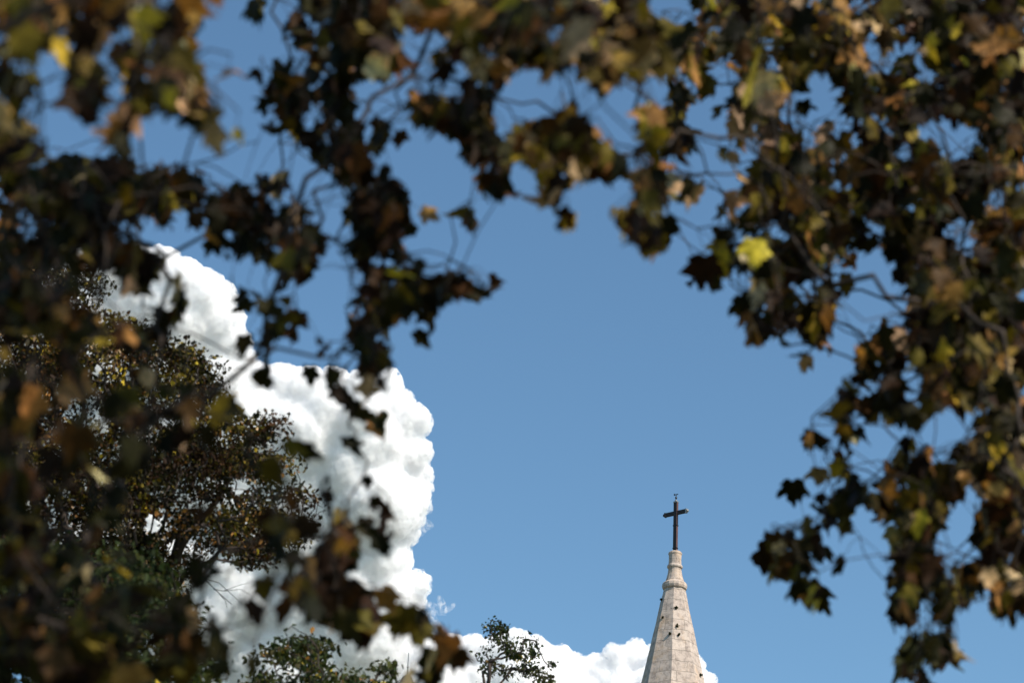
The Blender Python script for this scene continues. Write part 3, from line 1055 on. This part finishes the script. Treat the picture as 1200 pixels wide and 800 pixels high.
GREEN = PAL.copy(); GREEN[:5] = [(0.024, 0.038, 0.012), (0.036, 0.052, 0.016), (0.06, 0.068, 0.018), (0.05, 0.045, 0.014), (0.02, 0.028, 0.010)]
small_tree('evergreen_oak', 'dense green tree below the dark tree at the lower left', [(-200, 640), (60, 628), (130, 650), (165, 640), (190, 690), (225, 720), (240, 760), (250, 900), (-200, 900)],
           17, 1.6, 330, 60, 0.24, 0.050, ground_under(20, 17), 3.6, 0.2, [5, 6, 4, 2, 4, .1, .1, 0], 41, 0.3, 0.004, pal=GREEN)
small_tree('yellowing_tree', 'green and yellow treetop rising at the bottom left of the small dome', [(290, 900), (300, 775), (330, 752), (365, 738), (385, 752), (420, 775), (445, 768), (470, 790), (470, 800), (460, 812), (500, 900)],
           22, 1.2, 120, 50, 0.20, 0.050, ground_under(400, 22), 6.4, 0.15, [3, 6, 6, 2, 2, 1.0, .8, 0], 51, 0.25, 0.004, pal=GREEN, gaps=[(477, 788, 15)])
small_tree('slender_tree', 'small loose-crowned treetop between the dome and the church spire', [(572, 728), (600, 735), (640, 768), (652, 782), (645, 800), (640, 860), (560, 860), (560, 780), (575, 745)],
           34, 0.7, 60, 60, 0.17, 0.050, ground_under(600, 34), 9.2, 0.12, [4, 6, 5, 2, 2, .05, .1, 0], 61, 0.25, 0.007, pal=GREEN,
           gaps=[(588, 768, 9), (618, 765, 5)])

# ------------------------------------------------------------------ small leaded dome with a rod
DD = 60.0
dp = at(477, 795, DD); DX, DY = dp[0], dp[1]
ds = DD / FPX
def dz(py):
    py -= 3 if py > 790 else 0
    q = at(477, py, 1.0) - CAM
    return (CAM + q * (DY / q[1]))[2]
turret = empty('turret', (DX, DY, 0))
tag(turret, 'small dark leaded dome with a thin rod, low behind the yellowing treetop', 'turret')
link_mesh('dome', ring_mesh('dome', DX, DY, [(60 * ds, dz(900)), (50 * ds, dz(870)), (30 * ds, dz(835)), (14 * ds, dz(812)), (8.5 * ds, dz(803)), (6.6 * ds, dz(798)), (5.2 * ds, dz(795.5)), (2.6 * ds, dz(793.5)), (0.8 * ds, dz(792.8))], 20, smooth=True), M_LEAD, turret)
link_mesh('wall', ring_mesh('wall', DX, DY, [(58 * ds, 0), (58 * ds, dz(900) - 0.3), (62 * ds, dz(900) - 0.2), (62 * ds, dz(900) - 0.003)], 20), M_PLASTER, turret)
V, F = tube([(DX, DY, dz(793)), (DX, DY, dz(764))], [0.022, 0.012], 6)
rod = link_mesh('rod', mesh_from('rod', V, F), M_GILT, turret)
bm = bmesh.new(); bmesh.ops.create_uvsphere(bm, u_segments=10, v_segments=8, radius=1.5 * ds, matrix=Matrix.Translation((DX, DY, dz(781))))
me = bpy.data.meshes.new('ball'); bm.to_mesh(me); bm.free(); link_mesh('ball', me, M_GILT, turret)

# ------------------------------------------------------------------ weeds rooted in the joints of the spire
weeds = [(776, 702, 2.2, 'tiny weed sticking out of the left edge near the top of the spire'),
         (792, 711.5, 3.2, 'dark green weed just below the stone cap of the spire'),
         (777, 723, 2.4, 'small dark weed on the shaded left face of the spire'),
         (793, 733, 3.2, 'round dark weed in the middle of the lit face of the spire'),
         (785.5, 742, 2.0, 'faint weed on the arris, left one of the lowest middle pair'),
         (795, 743, 2.2, 'small weed on the lit face, right one of the lowest middle pair'),
         (820, 790, 3.6, 'dark weed low on the right edge of the spire')]
bpy.context.view_layer.update()
from mathutils.bvhtree import BVHTree
bv = BVHTree.FromObject(spire, bpy.context.evaluated_depsgraph_get())
mw = spire.matrix_world
for (x, y, s, lab) in weeds:
    target = at(x, y, SPD)
    o_ = Vector(CAM); dr = (Vector(target) - o_).normalized()
    hit = bv.ray_cast(mw.inverted() @ o_, dr)
    if hit[0] is None:
        t = (SPY - o_.y) / dr.y; hp = o_ + dr * t; nr = Vector((-1, -0.3, 0)).normalized()
    else:
        hp = mw @ hit[0]; nr = hit[1]
    r = np.random.default_rng(int(x * 10))
    n = 60
    q = r.normal(0, 1, (n, 3)); q /= np.linalg.norm(q, axis=1)[:, None]
    q *= r.uniform(0.1, 1, (n, 1)) * s * SC * 0.62
    pos = q + np.array(hp + nr * 0.04) + np.array([0, 0, -0.01])
    W = shape_leaves(OVAL, pos, frames(n, r, 0.1, 2), np.full(n, 0.05), r)
    me = leaves_to_mesh('weed', OVAL, W, np.array([(0.035, 0.045, 0.02)] * n) * np.exp(r.normal(0, .3, (n, 1))))
    wo = link_mesh('weed', me, M_SMALL_LEAF)
    me.transform(Matrix.Translation(-hp)); wo.location = hp
    tag(wo, lab, 'weed', 'weeds growing from the joints of the spire')

# bare twigs of the dark tree hanging in front of the cloud: px polylines at its distance
